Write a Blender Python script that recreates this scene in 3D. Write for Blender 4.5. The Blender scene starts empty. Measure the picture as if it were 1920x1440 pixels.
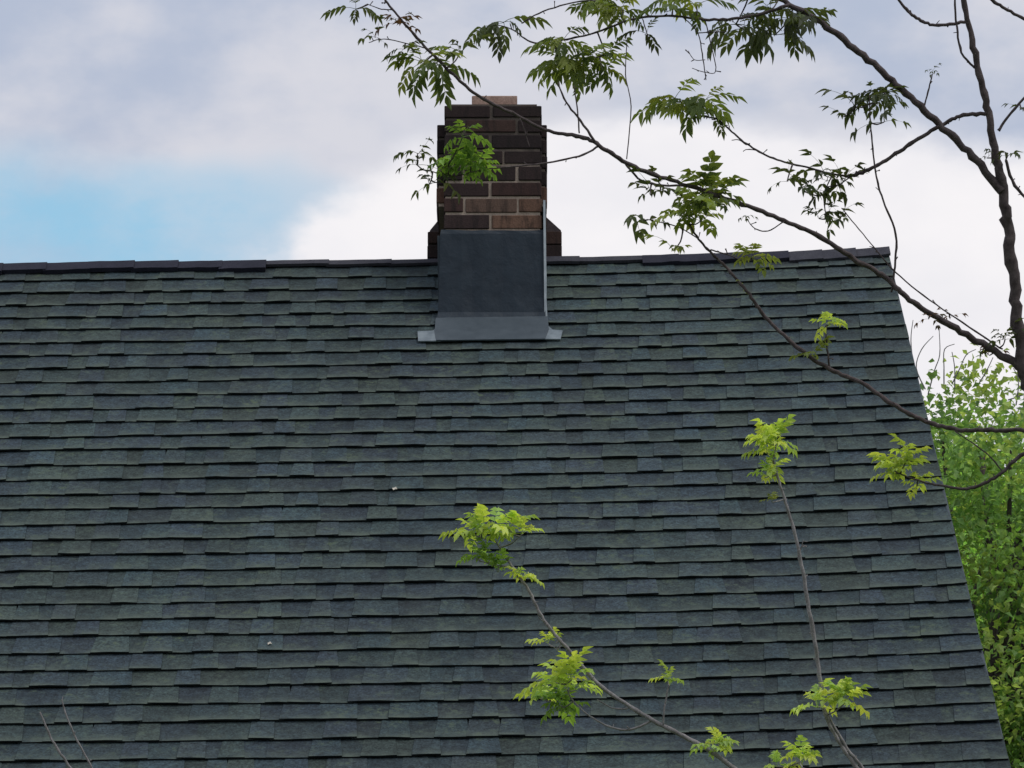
import bpy, math, random
from mathutils import Vector, Matrix, Quaternion, noise as mnoise

R = math.radians
rng = random.Random(7)
scene = bpy.context.scene
COL = scene.collection

# ------------------------------------------------------------------ camera
F = 8000.0                       # focal length in photo pixels (1920 wide)
ALPHA = R(17.0)
cam_d = bpy.data.cameras.new('camera')
cam_d.sensor_width = 36.0
cam_d.lens = 36.0 * F / 1920.0
cam_d.clip_start = 0.1
cam_d.clip_end = 3000.0
cam = bpy.data.objects.new('camera', cam_d)
COL.objects.link(cam)
CAM = Vector((0, 0, 1.6))
cam.location = CAM
cam.rotation_euler = (R(90) + ALPHA, 0, 0)
scene.camera = cam
FW = Vector((0, math.cos(ALPHA), math.sin(ALPHA)))
UPV = Vector((0, -math.sin(ALPHA), math.cos(ALPHA)))
RT = Vector((1, 0, 0))

def ray(px, py):
    return FW + RT * ((px - 960) / F) + UPV * ((720 - py) / F)

def W(px, py, d):
    return CAM + ray(px, py) * d

def to_px(p):
    q = p - CAM
    d = q.dot(FW)
    return 960 + q.dot(RT) / d * F, 720 - q.dot(UPV) / d * F, d

# ------------------------------------------------------------------ world
SUN_EL, SUN_AZ = R(58), R(122)
world = bpy.data.worlds.new('World')
scene.world = world
world.use_nodes = True
wt = world.node_tree
for n in list(wt.nodes):
    wt.nodes.remove(n)

def wn(kind, **kw):
    n = wt.nodes.new(kind)
    for k, v in kw.items():
        setattr(n, k, v)
    return n

def lk(tree, a, b):
    tree.links.new(a, b)

w_out = wn('ShaderNodeOutputWorld')
w_bg = wn('ShaderNodeBackground')
w_bg.inputs['Strength'].default_value = 0.1
lk(wt, w_bg.outputs[0], w_out.inputs['Surface'])
sky = wn('ShaderNodeTexSky', sky_type='NISHITA')
sky.sun_disc = False
sky.sun_elevation = SUN_EL
sky.sun_rotation = SUN_AZ
sky.air_density = 1.0
sky.dust_density = 1.2
sky.ozone_density = 1.0
tc = wn('ShaderNodeTexCoord')

def wnoise(scale, detail, off, rough=0.55):
    m = wn('ShaderNodeMapping')
    m.inputs['Location'].default_value = off
    m.inputs['Scale'].default_value = (1, 1, 1.7)
    lk(wt, tc.outputs['Generated'], m.inputs['Vector'])
    t = wn('ShaderNodeTexNoise')
    t.inputs['Scale'].default_value = scale
    t.inputs['Detail'].default_value = detail
    t.inputs['Roughness'].default_value = rough
    lk(wt, m.outputs[0], t.inputs['Vector'])
    return t.outputs['Fac']

def wmath(op, a, b=None, clamp=False):
    n = wn('ShaderNodeMath', operation=op)
    n.use_clamp = clamp
    for i, x in enumerate((a, b)):
        if x is None:
            continue
        if isinstance(x, (int, float)):
            n.inputs[i].default_value = x
        else:
            lk(wt, x, n.inputs[i])
    return n.outputs[0]

def wsmooth(x, lo, hi):
    n = wn('ShaderNodeMapRange', interpolation_type='SMOOTHSTEP')
    n.inputs['From Min'].default_value = lo
    n.inputs['From Max'].default_value = hi
    lk(wt, x, n.inputs['Value'])
    return n.outputs[0]

def blob(px, py, rx, ry):
    """soft distance (1 at the rim) from a cloud bank centred on a sky direction"""
    c = ray(px, py).normalized()
    v = wn('ShaderNodeVectorMath', operation='SUBTRACT')
    lk(wt, tc.outputs['Generated'], v.inputs[0])
    v.inputs[1].default_value = c
    s = wn('ShaderNodeVectorMath', operation='MULTIPLY')
    lk(wt, v.outputs[0], s.inputs[0])
    s.inputs[1].default_value = (F / rx, 2.0, F / ry)
    l = wn('ShaderNodeVectorMath', operation='LENGTH')
    lk(wt, s.outputs[0], l.inputs[0])
    return l.outputs['Value']

def wmix(fac, a, b):
    n = wn('ShaderNodeMix', data_type='RGBA')
    lk(wt, fac, n.inputs[0])
    for i, x in ((6, a), (7, b)):
        if isinstance(x, tuple):
            n.inputs[i].default_value = (*x, 1)
        else:
            lk(wt, x, n.inputs[i])
    return n.outputs[2]

n_big = wnoise(7.0, 4, (3.1, 0.4, 1.2))
n_mid = wnoise(22.0, 5, (0.4, 2.2, 5.1))
n_soft = wnoise(11.0, 3, (6.4, 1.7, 0.6))
# cloud tone: lavender grey undersides to bright white banks
bank = wmath('ADD', blob(1290, 560, 830, 330), wmath('MULTIPLY', wmath('SUBTRACT', n_mid, 0.5), 0.75))
bank_f = wsmooth(bank, 1.10, 0.86)
tone = wsmooth(wmath('ADD', wmath('MULTIPLY', n_big, 0.7), wmath('MULTIPLY', n_mid, 0.5)), 0.50, 0.70)
grey = wmix(tone, (4.6, 5.2, 6.55), (6.8, 6.85, 7.5))
white = wmix(wsmooth(wnoise(13.0, 5, (4.0, 0.9, 8.8)), 0.3, 0.7), (8.5, 8.4, 8.8), (9.5, 9.25, 9.4))
cloud = wmix(bank_f, grey, white)
# openings to the blue
op1 = wmath('ADD', blob(90, 455, 560, 225), wmath('MULTIPLY', wmath('SUBTRACT', n_soft, 0.5), 2.6))
op1_f = wsmooth(op1, 1.15, 0.45)
far_open = wmath('MULTIPLY', wsmooth(wnoise(2.6, 4, (9.0, 4.0, 2.0)), 0.60, 0.74), wsmooth(op1, 1.6, 2.4))
opening = wmath('MAXIMUM', wmath('MULTIPLY', op1_f, wmath('SUBTRACT', 1.0, bank_f)), far_open)
veil = wsmooth(wnoise(16.0, 6, (1.3, 7.7, 3.9), 0.62), 0.30, 0.62)
opening = wmath('MULTIPLY', opening, wmath('SUBTRACT', 0.95, wmath('MULTIPLY', veil, 0.42)))
hz = wn('ShaderNodeMix', data_type='RGBA')
hz.inputs[0].default_value = 0.74
lk(wt, sky.outputs[0], hz.inputs[6])
hz.inputs[7].default_value = (3.5, 6.9, 9.2, 1)
final = wmix(opening, cloud, hz.outputs[2])
lk(wt, final, w_bg.inputs['Color'])

# ------------------------------------------------------------------ sun, exposure
sun_d = bpy.data.lights.new('sun', 'SUN')
sun_d.energy = 1.3
sun_d.angle = R(20)
sun_d.color = (1.0, 0.96, 0.89)
sun = bpy.data.objects.new('sun', sun_d)
COL.objects.link(sun)
sdir = Vector((math.sin(SUN_AZ) * math.cos(SUN_EL), math.cos(SUN_AZ) * math.cos(SUN_EL), math.sin(SUN_EL)))
sun.rotation_euler = sdir.to_track_quat('Z', 'Y').to_euler()
sun.location = (12, -6, 30)
vs = scene.view_settings
vs.view_transform = 'Standard'
vs.look = 'None'
vs.exposure = 0.0
vs.gamma = 1.0
vs.use_curve_mapping = False

# ------------------------------------------------------------------ materials
def new_mat(name, rough=0.8, spec=0.3):
    m = bpy.data.materials.new(name)
    m.use_nodes = True
    b = m.node_tree.nodes['Principled BSDF']
    b.inputs['Roughness'].default_value = rough
    b.inputs['Specular IOR Level'].default_value = spec
    return m, m.node_tree, b

def nd(t, kind, **kw):
    n = t.nodes.new(kind)
    for k, v in kw.items():
        setattr(n, k, v)
    return n

def tnoise(t, scale, detail=3, rough=0.6, coord='Object', sc=(1, 1, 1)):
    c = nd(t, 'ShaderNodeTexCoord')
    m = nd(t, 'ShaderNodeMapping')
    m.inputs['Scale'].default_value = sc
    t.links.new(c.outputs[coord], m.inputs[0])
    n = nd(t, 'ShaderNodeTexNoise')
    n.inputs['Scale'].default_value = scale
    n.inputs['Detail'].default_value = detail
    n.inputs['Roughness'].default_value = rough
    t.links.new(m.outputs[0], n.inputs['Vector'])
    return n.outputs['Fac']

def mr(t, x, a, b, c, d):
    n = nd(t, 'ShaderNodeMapRange')
    for k, v in zip(('From Min', 'From Max', 'To Min', 'To Max'), (a, b, c, d)):
        n.inputs[k].default_value = v
    t.links.new(x, n.inputs['Value'])
    return n.outputs[0]

def mth(t, op, a, b):
    n = nd(t, 'ShaderNodeMath', operation=op)
    for i, x in enumerate((a, b)):
        if isinstance(x, (int, float)):
            n.inputs[i].default_value = x
        else:
            t.links.new(x, n.inputs[i])
    return n.outputs[0]

def mix(t, fac, a, b, blend='MIX'):
    n = nd(t, 'ShaderNodeMix', data_type='RGBA', blend_type=blend)
    if isinstance(fac, (int, float)):
        n.inputs[0].default_value = fac
    else:
        t.links.new(fac, n.inputs[0])
    for i, x in ((6, a), (7, b)):
        if isinstance(x, tuple):
            n.inputs[i].default_value = (*x, 1)
        else:
            t.links.new(x, n.inputs[i])
    return n.outputs[2]

def bump(t, b, h, strength, dist):
    n = nd(t, 'ShaderNodeBump')
    n.inputs['Strength'].default_value = strength
    n.inputs['Distance'].default_value = dist
    t.links.new(h, n.inputs['Height'])
    t.links.new(n.outputs[0], b.inputs['Normal'])

def grey(t, v):
    n = nd(t, 'ShaderNodeCombineColor')
    for i in range(3):
        t.links.new(v, n.inputs[i])
    return n.outputs[0]

def mottled(name, c1, c2, scale, rough=0.8, bs=0.4, bd=0.003, spec=0.3, fine=None):
    m, t, b = new_mat(name, rough, spec)
    f = tnoise(t, scale, 5)
    col = mix(t, mr(t, f, 0.3, 0.7, 0, 1), c1, c2)
    if fine:
        g = tnoise(t, fine, 2)
        col = mix(t, 1.0, col, grey(t, mr(t, g, 0.25, 0.75, 0.7, 1.3)), 'MULTIPLY')
        bump(t, b, g, bs, bd)
    else:
        bump(t, b, f, bs, bd)
    t.links.new(col, b.inputs['Base Color'])
    return m

# shingles: tint + growth on the worn lower edge, fed by vertex attributes
def shingle_mat():
    m, t, b = new_mat('shingle_granules', 0.85, 0.35)
    a = nd(t, 'ShaderNodeAttribute', attribute_name='tint')
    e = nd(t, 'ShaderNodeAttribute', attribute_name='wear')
    g1 = tnoise(t, 120, 2, 0.7)
    g2 = tnoise(t, 40, 4, 0.75, sc=(1, 1, 1))
    g3 = tnoise(t, 2.3, 5, 0.6)
    g4 = tnoise(t, 11, 4, 0.65)
    col = mix(t, 1.0, a.outputs['Color'], grey(t, mr(t, g1, 0.3, 0.7, 0.45, 1.55)), 'MULTIPLY')
    col = mix(t, 1.0, col, grey(t, mr(t, g2, 0.34, 0.68, 0.62, 1.55)), 'MULTIPLY')
    col = mix(t, 1.0, col, grey(t, mr(t, g3, 0.3, 0.7, 0.86, 1.14)), 'MULTIPLY')
    g5 = tnoise(t, 1.0, 4, 0.6, sc=(5.0, 0.55, 0.55))      # run-off streaks down the slope
    col = mix(t, 1.0, col, grey(t, mr(t, g5, 0.3, 0.7, 0.82, 1.18)), 'MULTIPLY')
    # lichen / algae
    lich = mth(t, 'MULTIPLY', mr(t, g4, 0.48, 0.66, 0, 1), mr(t, g2, 0.46, 0.62, 0, 1))
    lich = mth(t, 'MULTIPLY', lich, mr(t, g3, 0.42, 0.62, 0.3, 0.95))
    col = mix(t, lich, col, (0.080, 0.108, 0.060))
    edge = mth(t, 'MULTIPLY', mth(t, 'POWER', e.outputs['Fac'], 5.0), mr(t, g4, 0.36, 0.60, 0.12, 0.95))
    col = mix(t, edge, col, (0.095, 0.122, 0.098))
    t.links.new(col, b.inputs['Base Color'])
    bump(t, b, mth(t, 'ADD', g1, mth(t, 'MULTIPLY', g2, 1.2)), 0.55, 0.003)
    return m

M = {}
M['shingle'] = shingle_mat()
M['shingle_edge'] = mottled('asphalt_cut_edge', (0.008, 0.010, 0.012), (0.016, 0.019, 0.022), 60)  # cut asphalt, made near-black so the colour also carries shade under the butts
M['ridge_dark'] = mottled('ridge_vent_cap', (0.010, 0.011, 0.022), (0.022, 0.022, 0.038), 14, fine=150)
M['ridge_grey'] = mottled('ridge_cap_shingle', (0.030, 0.030, 0.042), (0.052, 0.052, 0.064), 14, fine=150)
M['apron'] = mottled('chimney_apron_coating', (0.008, 0.017, 0.028), (0.017, 0.030, 0.044), 14, rough=0.6, bs=0.45, bd=0.012, spec=0.35)
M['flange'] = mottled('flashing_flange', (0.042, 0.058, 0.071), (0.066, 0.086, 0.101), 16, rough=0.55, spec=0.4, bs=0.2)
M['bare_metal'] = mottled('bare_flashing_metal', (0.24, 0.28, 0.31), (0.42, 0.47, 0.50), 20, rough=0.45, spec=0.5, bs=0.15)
M['mortar'] = mottled('mortar', (0.30, 0.23, 0.18), (0.44, 0.35, 0.28), 30, fine=220, bd=0.002)
def sooty(m, z0, z1):
    t = m.node_tree
    b = t.nodes['Principled BSDF']
    src = b.inputs['Base Color'].links[0].from_socket
    g = nd(t, 'ShaderNodeNewGeometry')
    sp = nd(t, 'ShaderNodeSeparateXYZ')
    t.links.new(g.outputs['Position'], sp.inputs[0])
    f = tnoise(t, 9, 4, 0.7, sc=(1, 1, 0.35))
    zz = mth(t, 'ADD', sp.outputs['Z'], mr(t, f, 0.3, 0.7, -0.10, 0.10))
    t.links.new(mix(t, mr(t, zz, z0, z1, 0.0, 0.78), src, (0.02, 0.016, 0.015)), b.inputs['Base Color'])
M['soot_brick'] = mottled('sooty_parging', (0.05, 0.038, 0.042), (0.085, 0.066, 0.066), 20, fine=160)
M['clay'] = mottled('clay_flue', (0.30, 0.19, 0.15), (0.42, 0.29, 0.23), 18, fine=150)
M['wall'] = mottled('painted_clapboard', (0.62, 0.60, 0.54), (0.72, 0.70, 0.64), 3)
M['dull_metal'] = mottled('dull_flashing_metal', (0.12, 0.15, 0.17), (0.23, 0.27, 0.29), 22, rough=0.5, spec=0.45, bs=0.2)
M['trim'] = mottled('white_trim', (0.70, 0.70, 0.68), (0.8, 0.8, 0.78), 4)
M['deck'] = mottled('roofing_felt', (0.018, 0.022, 0.025), (0.03, 0.035, 0.038), 8)
M['glass'] = new_mat('window_glass', 0.05, 0.6)[0]
M['glass'].node_tree.nodes['Principled BSDF'].inputs['Base Color'].default_value = (0.02, 0.025, 0.03, 1)
M['bark'] = mottled('ash_bark', (0.045, 0.032, 0.033), (0.125, 0.098, 0.096), 55, fine=420, bs=0.8, bd=0.002)
M['twig'] = mottled('young_bark', (0.17, 0.155, 0.155), (0.34, 0.32, 0.32), 40, fine=300, bs=0.6, bd=0.001)
M['dry'] = mottled('dry_leaf', (0.55, 0.50, 0.42), (0.7, 0.66, 0.58), 60)
M['grass'] = mottled('grass', (0.04, 0.065, 0.02), (0.08, 0.11, 0.035), 0.6, fine=30, bd=0.02)

def brick_mat():
    m, t, b = new_mat('brick', 0.9, 0.2)
    a = nd(t, 'ShaderNodeAttribute', attribute_name='tint')
    g1 = tnoise(t, 160, 3, 0.7)
    g2 = tnoise(t, 34, 4, 0.7, sc=(1, 1, 0.22))
    col = mix(t, 1.0, a.outputs['Color'], grey(t, mr(t, g1, 0.25, 0.75, 0.7, 1.3)), 'MULTIPLY')
    col = mix(t, mr(t, g2, 0.48, 0.68, 0, 0.75), col, (0.018, 0.015, 0.014))
    t.links.new(col, b.inputs['Base Color'])
    bump(t, b, mth(t, 'ADD', g1, g2), 0.6, 0.003)
    return m
M['brick'] = brick_mat()

def leaf_mat(name, attr=None, trans=0.45, tm=(1.35, 1.25, 0.5)):
    m, t, b = new_mat(name, 0.55, 0.35)
    if attr:
        a = nd(t, 'ShaderNodeAttribute', attribute_name=attr)
        c = a.outputs['Color']
    else:
        a = nd(t, 'ShaderNodeObjectInfo')
        c = a.outputs['Color']
    g = tnoise(t, 60, 3)
    col = mix(t, 1.0, c, grey(t, mr(t, g, 0.3, 0.7, 0.75, 1.25)), 'MULTIPLY')
    t.links.new(col, b.inputs['Base Color'])
    tr = nd(t, 'ShaderNodeBsdfTranslucent')
    tcol = mix(t, 1.0, col, tm, 'MULTIPLY')
    t.links.new(tcol, tr.inputs['Color'])
    ms = nd(t, 'ShaderNodeMixShader')
    ms.inputs[0].default_value = trans
    t.links.new(b.outputs[0], ms.inputs[1])
    t.links.new(tr.outputs[0], ms.inputs[2])
    t.links.new(ms.outputs[0], t.nodes['Material Output'].inputs['Surface'])
    return m
M['leaf'] = leaf_mat('young_leaf')
M['leaf_tint'] = leaf_mat('small_leaf', 'tint')
M['far_leaf'] = leaf_mat('crown_leaf', 'tint', 0.52, (1.3, 1.3, 0.7))

# ------------------------------------------------------------------ mesh helpers
class MB:
    def __init__(self):
        self.v, self.f, self.mi, self.tint, self.wear = [], [], [], [], []

    def add(self, verts, faces, mats=None, tint=None, wear=None):
        o = len(self.v)
        self.v += [Vector(p) for p in verts]
        self.f += [tuple(i + o for i in f) for f in faces]
        self.mi += mats if mats else [0] * len(faces)
        self.tint += [tint or (1, 1, 1)] * len(verts)
        self.wear += wear if wear else [0.0] * len(verts)

    def build(self, name, mats, parent=None, smooth=False, attrs=False, origin=None):
        me = bpy.data.meshes.new(name)
        org = origin if origin is not None else Vector((0, 0, 0))
        me.from_pydata([tuple(p - org) for p in self.v], [], self.f)
        for m in (mats if isinstance(mats, (list, tuple)) else [mats]):
            me.materials.append(m)
        me.polygons.foreach_set('material_index', self.mi)
        if smooth:
            me.polygons.foreach_set('use_smooth', [True] * len(self.f))
        if attrs:
            a = me.attributes.new('tint', 'FLOAT_COLOR', 'POINT')
            a.data.foreach_set('color', [c for t in self.tint for c in (t[0], t[1], t[2], 1.0)])
            a = me.attributes.new('wear', 'FLOAT', 'POINT')
            a.data.foreach_set('value', self.wear)
        me.update()
        o = bpy.data.objects.new(name, me)
        COL.objects.link(o)
        if parent is not None:
            o.parent = parent
        return o

BOXF = [(0, 3, 2, 1), (4, 5, 6, 7), (0, 1, 5, 4), (1, 2, 6, 5), (2, 3, 7, 6), (3, 0, 4, 7)]

def box(mb, lo, hi, tint=None):
    x0, y0, z0 = lo
    x1, y1, z1 = hi
    mb.add([(x0, y0, z0), (x1, y0, z0), (x1, y1, z0), (x0, y1, z0),
            (x0, y0, z1), (x1, y0, z1), (x1, y1, z1), (x0, y1, z1)], BOXF, tint=tint)

def empty(name, loc):
    o = bpy.data.objects.new(name, None)
    o.empty_display_size = 0.3
    o.location = loc
    COL.objects.link(o)
    return o

def tag(o, label=None, cat=None, group=None, kind=None):
    for k, v in (('label', label), ('category', cat), ('group', group), ('kind', kind)):
        if v:
            o[k] = v
    return o

def smooth_line(pts, step=3):
    """Catmull-Rom through tuples"""
    if len(pts) < 3:
        out = []
        a, b = pts
        for i in range(step + 1):
            s = i / step
            out.append(tuple(x + (y - x) * s for x, y in zip(a, b)))
        return out
    P = [pts[0]] + list(pts) + [pts[-1]]
    out = []
    for i in range(1, len(P) - 2):
        a, b, c, d = P[i - 1:i + 3]
        for k in range(step):
            s = k / step
            out.append(tuple(0.5 * (2 * q + (r - p) * s + (2 * p - 5 * q + 4 * r - w) * s * s
                                    + (3 * q - p - 3 * r + w) * s ** 3) for p, q, r, w in zip(a, b, c, d)))
    out.append(tuple(pts[-1]))
    return out

def tube(mb, pts, sides=6, knots=0.0, seed=0):
    """pts: list of (Vector, radius)"""
    rr = random.Random(seed)
    n = len(pts)
    ref = Vector((0.3, 1, 0.2)).normalized()
    verts, faces = [], []
    for i, (p, r) in enumerate(pts):
        t = (pts[min(i + 1, n - 1)][0] - pts[max(i - 1, 0)][0])
        if t.length < 1e-9:
            t = Vector((0, 0, 1))
        t.normalize()
        a = t.cross(ref)
        if a.length < 1e-3:
            a = t.cross(Vector((1, 0, 0)))
        a.normalize()
        b = t.cross(a)
        k = 1.0 + knots * (rr.random() ** 3) * 1.6 - knots * 0.25
        for s in range(sides):
            ang = 2 * math.pi * s / sides
            q = 1.0 + knots * 0.35 * (rr.random() - 0.5)
            verts.append(p + (a * math.cos(ang) + b * math.sin(ang)) * r * k * q)
    for i in range(n - 1):
        for s in range(sides):
            s2 = (s + 1) % sides
            faces.append((i * sides + s, i * sides + s2, (i + 1) * sides + s2, (i + 1) * sides + s))
    faces.append(tuple(range(sides - 1, -1, -1)))
    faces.append(tuple((n - 1) * sides + s for s in range(sides)))
    mb.add(verts, faces)

# ------------------------------------------------------------------ ground
g = MB()
g.add([(-400, -300, 0), (400, -300, 0), (400, 600, 0), (-400, 600, 0)], [(0, 1, 2, 3)])
tag(g.build('ground', M['grass']), kind='structure')

# ------------------------------------------------------------------ roof frame
TH = ALPHA + R(25.75)
D0 = 18.5
R0 = W(960, 489, D0)
VD = Vector((0, -math.cos(TH), -math.sin(TH)))     # down the front slope
ND = Vector((0, -math.sin(TH), math.cos(TH)))      # front slope normal
VB = Vector((0, math.cos(TH), -math.sin(TH)))
NB = Vector((0, math.sin(TH), math.cos(TH)))
EXPO = 0.00680 * D0
U_RIGHT = 702 * D0 / F
U_LEFT = -5.6
V_EAVE = 6.0

def rake(v):
    return U_RIGHT + 0.0165 * v

def sag(u):
    s = 0.011 * u
    if u > 0.15:
        s += 0.0105 * (u - 0.15) ** 2
    if u < -2.6:
        s += 0.004 * (u + 2.6) ** 2
    return s

def P(u, v, h=0.0):
    p = R0 + RT * u + VD * v + ND * h
    p.z += sag(u) * 1.25
    return p

def on_roof(px, py, h=0.0):
    d = ray(px, py)
    o = R0 + ND * h
    o = Vector((o.x, o.y, o.z - 0.001))
    t = (o - CAM).dot(ND) / d.dot(ND)
    q = CAM + d * t - R0
    return q.x, q.dot(VD)

YR = R0.y
ZR = R0.z
house_base = Vector((0, YR, 0))
house = tag(empty('house', house_base), 'house with weathered blue-green shingle roof and a brick chimney astride the ridge', 'house')

# deck (front + back) as the roof part
mb = MB()
NU = 24
us = [U_LEFT + (U_RIGHT - 0.01 - U_LEFT) * i / NU for i in range(NU + 1)]
vv, ff = [], []
for i, u in enumerate(us):
    ext = 0.0165 * V_EAVE if i == NU else 0
    for (a, h) in ((V_EAVE, -0.006), (0, -0.006), (0, -0.14), (V_EAVE, -0.14)):
        p = P(u + (ext if a else 0), a, h)
        if a == 0:
            p.y = YR
            p.z = ZR + sag(u) * 1.25 + h / math.cos(TH)
        vv.append(p)
for i in range(NU):
    for k in range(4):
        k2 = (k + 1) % 4
        ff.append((i * 4 + k, i * 4 + k2, i * 4 + 4 + k2, i * 4 + 4 + k))
ff += [(0, 1, 2, 3), tuple(NU * 4 + k for k in (3, 2, 1, 0))]
mb.add(vv, ff)
vv2 = []
for p in vv:
    q = p.copy()
    q.y = 2 * YR - p.y + 0.0005
    vv2.append(q)
mb.add(vv2, [tuple(reversed(f)) for f in ff])
roof = mb.build('roof', M['deck'], house, origin=house_base)

# shingles
TINTS = [(0.030, 0.051, 0.054), (0.029, 0.049, 0.055), (0.033, 0.053, 0.051), (0.036, 0.056, 0.052), (0.031, 0.048, 0.055),
         (0.032, 0.050, 0.053), (0.029, 0.046, 0.055), (0.038, 0.056, 0.048), (0.033, 0.048, 0.051), (0.030, 0.045, 0.054), (0.033, 0.052, 0.054)]
pieces = []     # (depth, in_frame, MB)

def shingle_piece(ua, ub, vt, vb, h_top, H, thick, taper, tint, wav, seed):
    rr = random.Random(seed)
    nseg = max(2, min(4, int((ub - ua) / 0.05)))
    top, bot, wear = [], [], []
    tk = 0.003
    for j, (v, hh) in enumerate(((vt, h_top), (vb, H))):
        for i in range(nseg + 1):
            s = i / nseg
            if j == 0:
                u = ua + taper + (ub - ua - 2 * taper) * s
                top.append(P(u, v, hh))
                bot.append(P(u, v, hh - thick))
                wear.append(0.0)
            else:
                u = ua + (ub - ua) * s
                dv = wav(u) + rr.uniform(-0.0016, 0.0016)
                dh = rr.uniform(-0.0014, 0.0014)
                top.append(P(u, v + dv, hh + dh))
                bot.append(P(u, v + dv - 0.0015, hh + dh - thick))
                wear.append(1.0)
    n = nseg + 1
    m = len(top)
    verts = top + bot
    f, mi = [], []
    for i in range(nseg):
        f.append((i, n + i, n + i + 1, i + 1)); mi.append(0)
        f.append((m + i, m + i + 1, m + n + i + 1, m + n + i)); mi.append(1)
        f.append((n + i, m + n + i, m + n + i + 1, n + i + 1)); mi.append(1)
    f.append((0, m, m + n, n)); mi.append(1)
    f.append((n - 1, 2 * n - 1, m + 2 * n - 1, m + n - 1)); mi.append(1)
    b = MB()
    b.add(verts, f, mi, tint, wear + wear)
    return b

row = 0
while True:
    vb = EXPO * (1.3 + row)
    if vb > V_EAVE + 0.03:
        break
    vt = vb - EXPO - 0.03
    ph = [rng.uniform(0, 6.28) for _ in range(3)]
    amp = rng.uniform(0.002, 0.0042)
    off = rng.uniform(-0.004, 0.004)
    def wav(u, ph=ph, amp=amp, off=off):
        return off + amp * (math.sin(u * 2.1 + ph[0]) + 0.6 * math.sin(u * 5.3 + ph[1]) + 0.35 * math.sin(u * 13 + ph[2]))
    end = rake(vb) + rng.uniform(0.0, 0.008)
    u = U_LEFT + rng.uniform(0, 0.2)
    tab = rng.random() < 0.5
    k = 0
    rowtint = rng.uniform(0.94, 1.06)
    while u < end - 0.02:
        w = rng.choice((0.07, 0.08, 0.09, 0.105, 0.12, 0.15)) if tab else rng.choice((0.06, 0.075, 0.09, 0.11, 0.13, 0.17))
        w *= rng.uniform(0.9, 1.12)
        ub = min(u + w, end)
        if end - ub < 0.05:
            ub = end
        t = rng.choice(TINTS)
        # patches where one tint dominates
        pt = mnoise.noise(Vector((u * 0.9, vb * 0.9, 3.3)))
        q = 0.86 * rowtint * (1 + 0.14 * pt) * rng.uniform(0.89, 1.11) * (1.11 if tab else 0.89)
        t = (t[0] * q, t[1] * q, t[2] * q * 1.07)
        if tab:
            H = 0.0128 + rng.uniform(-0.0012, 0.002)
            b = shingle_piece(u - 0.006, min(ub + 0.006, end), vt, vb, -0.0005 + rng.uniform(-.0003, .0003), H, 0.0080, rng.uniform(0.004, 0.014), t, wav, row * 997 + k)
        else:
            H = 0.0086 + rng.uniform(-0.001, 0.0013)
            b = shingle_piece(u - 0.012, min(ub + 0.012, end), vt, vb - 0.001, -0.0025 + rng.uniform(-.0003, .0003), H, 0.0066, 0.0, t, wav, row * 997 + k)
        px, py, d = to_px(P((u + ub) / 2, vb - EXPO / 2))
        pieces.append((d, -20 < px < 1940 and py < 1446, b))
        u = ub
        tab = not tab if rng.random() < 0.9 else tab
        k += 1
    row += 1
vis = sorted([i for i, p in enumerate(pieces) if p[1]], key=lambda i: pieces[i][0])[:300]
vis_set = set(vis)
for i in vis:
    b = pieces[i][2]
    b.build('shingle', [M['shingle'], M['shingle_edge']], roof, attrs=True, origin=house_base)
rest = MB()
for i, (d, inf, b) in enumerate(pieces):
    if i not in vis_set:
        o = len(rest.v)
        rest.v += b.v
        rest.f += [tuple(x + o for x in f) for f in b.f]
        rest.mi += b.mi
        rest.tint += b.tint
        rest.wear += b.wear
# back slope, plain courses
for r_ in range(int(V_EAVE / EXPO)):
    vb = EXPO * (r_ + 1.2)
    c = rng.choice(TINTS)
    a0, a1 = U_LEFT, U_RIGHT
    n = 14
    vs_, fs_, ms_ = [], [], []
    for i in range(n + 1):
        uu = a0 + (a1 - a0) * i / n
        for (v, h) in ((vb - EXPO - 0.02, 0.0), (vb, 0.010), (vb, 0.003)):
            q = P(uu, v, h)
            q.y = 2 * YR - q.y + 0.002
            vs_.append(q)
    for i in range(n):
        fs_.append((i * 3, i * 3 + 3, i * 3 + 4, i * 3 + 1)); ms_.append(0)
        fs_.append((i * 3 + 1, i * 3 + 4, i * 3 + 5, i * 3 + 2)); ms_.append(1)
    rest.add(vs_, fs_, ms_, c)
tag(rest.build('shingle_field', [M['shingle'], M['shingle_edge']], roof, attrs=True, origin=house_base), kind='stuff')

# ridge caps
def ridge_cap(ua, ub, h, th, w, mat, tilt=0.0, name='ridge_cap'):
    m_ = MB()
    vv, ff = [], []
    nst = 4
    for i in range(nst + 1):
        s = i / nst
        u_ = ua + (ub - ua) * s
        hh = h + tilt * s + rng.uniform(-0.001, 0.001)
        ww = w + rng.uniform(-0.003, 0.003)
        base = R0 + RT * u_
        base.z += sag(u_) * 1.25
        ap = Vector((0, 0, 1.0 / math.cos(TH)))
        rnd = 0.012
        prof = [VD * ww + ND * hh, VD * rnd + ND * hh, VB * rnd + NB * hh, VB * ww + NB * hh,
                VB * ww + NB * (hh - th), ap * (hh - th), VD * ww + ND * (hh - th)]
        vv += [base + q for q in prof]
    np_ = 7
    for i in range(nst):
        for k in range(np_):
            k2 = (k + 1) % np_
            ff.append((i * np_ + k, i * np_ + k2, i * np_ + np_ + k2, i * np_ + np_ + k))
    ff.append(tuple(range(np_ - 1, -1, -1)))
    ff.append(tuple(nst * np_ + k for k in range(np_)))
    m_.add(vv, [tuple(reversed(f)) for f in ff])
    return m_.build(name, mat, roof, origin=house_base)

def pu(px):
    return (px - 960) * D0 / F

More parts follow.
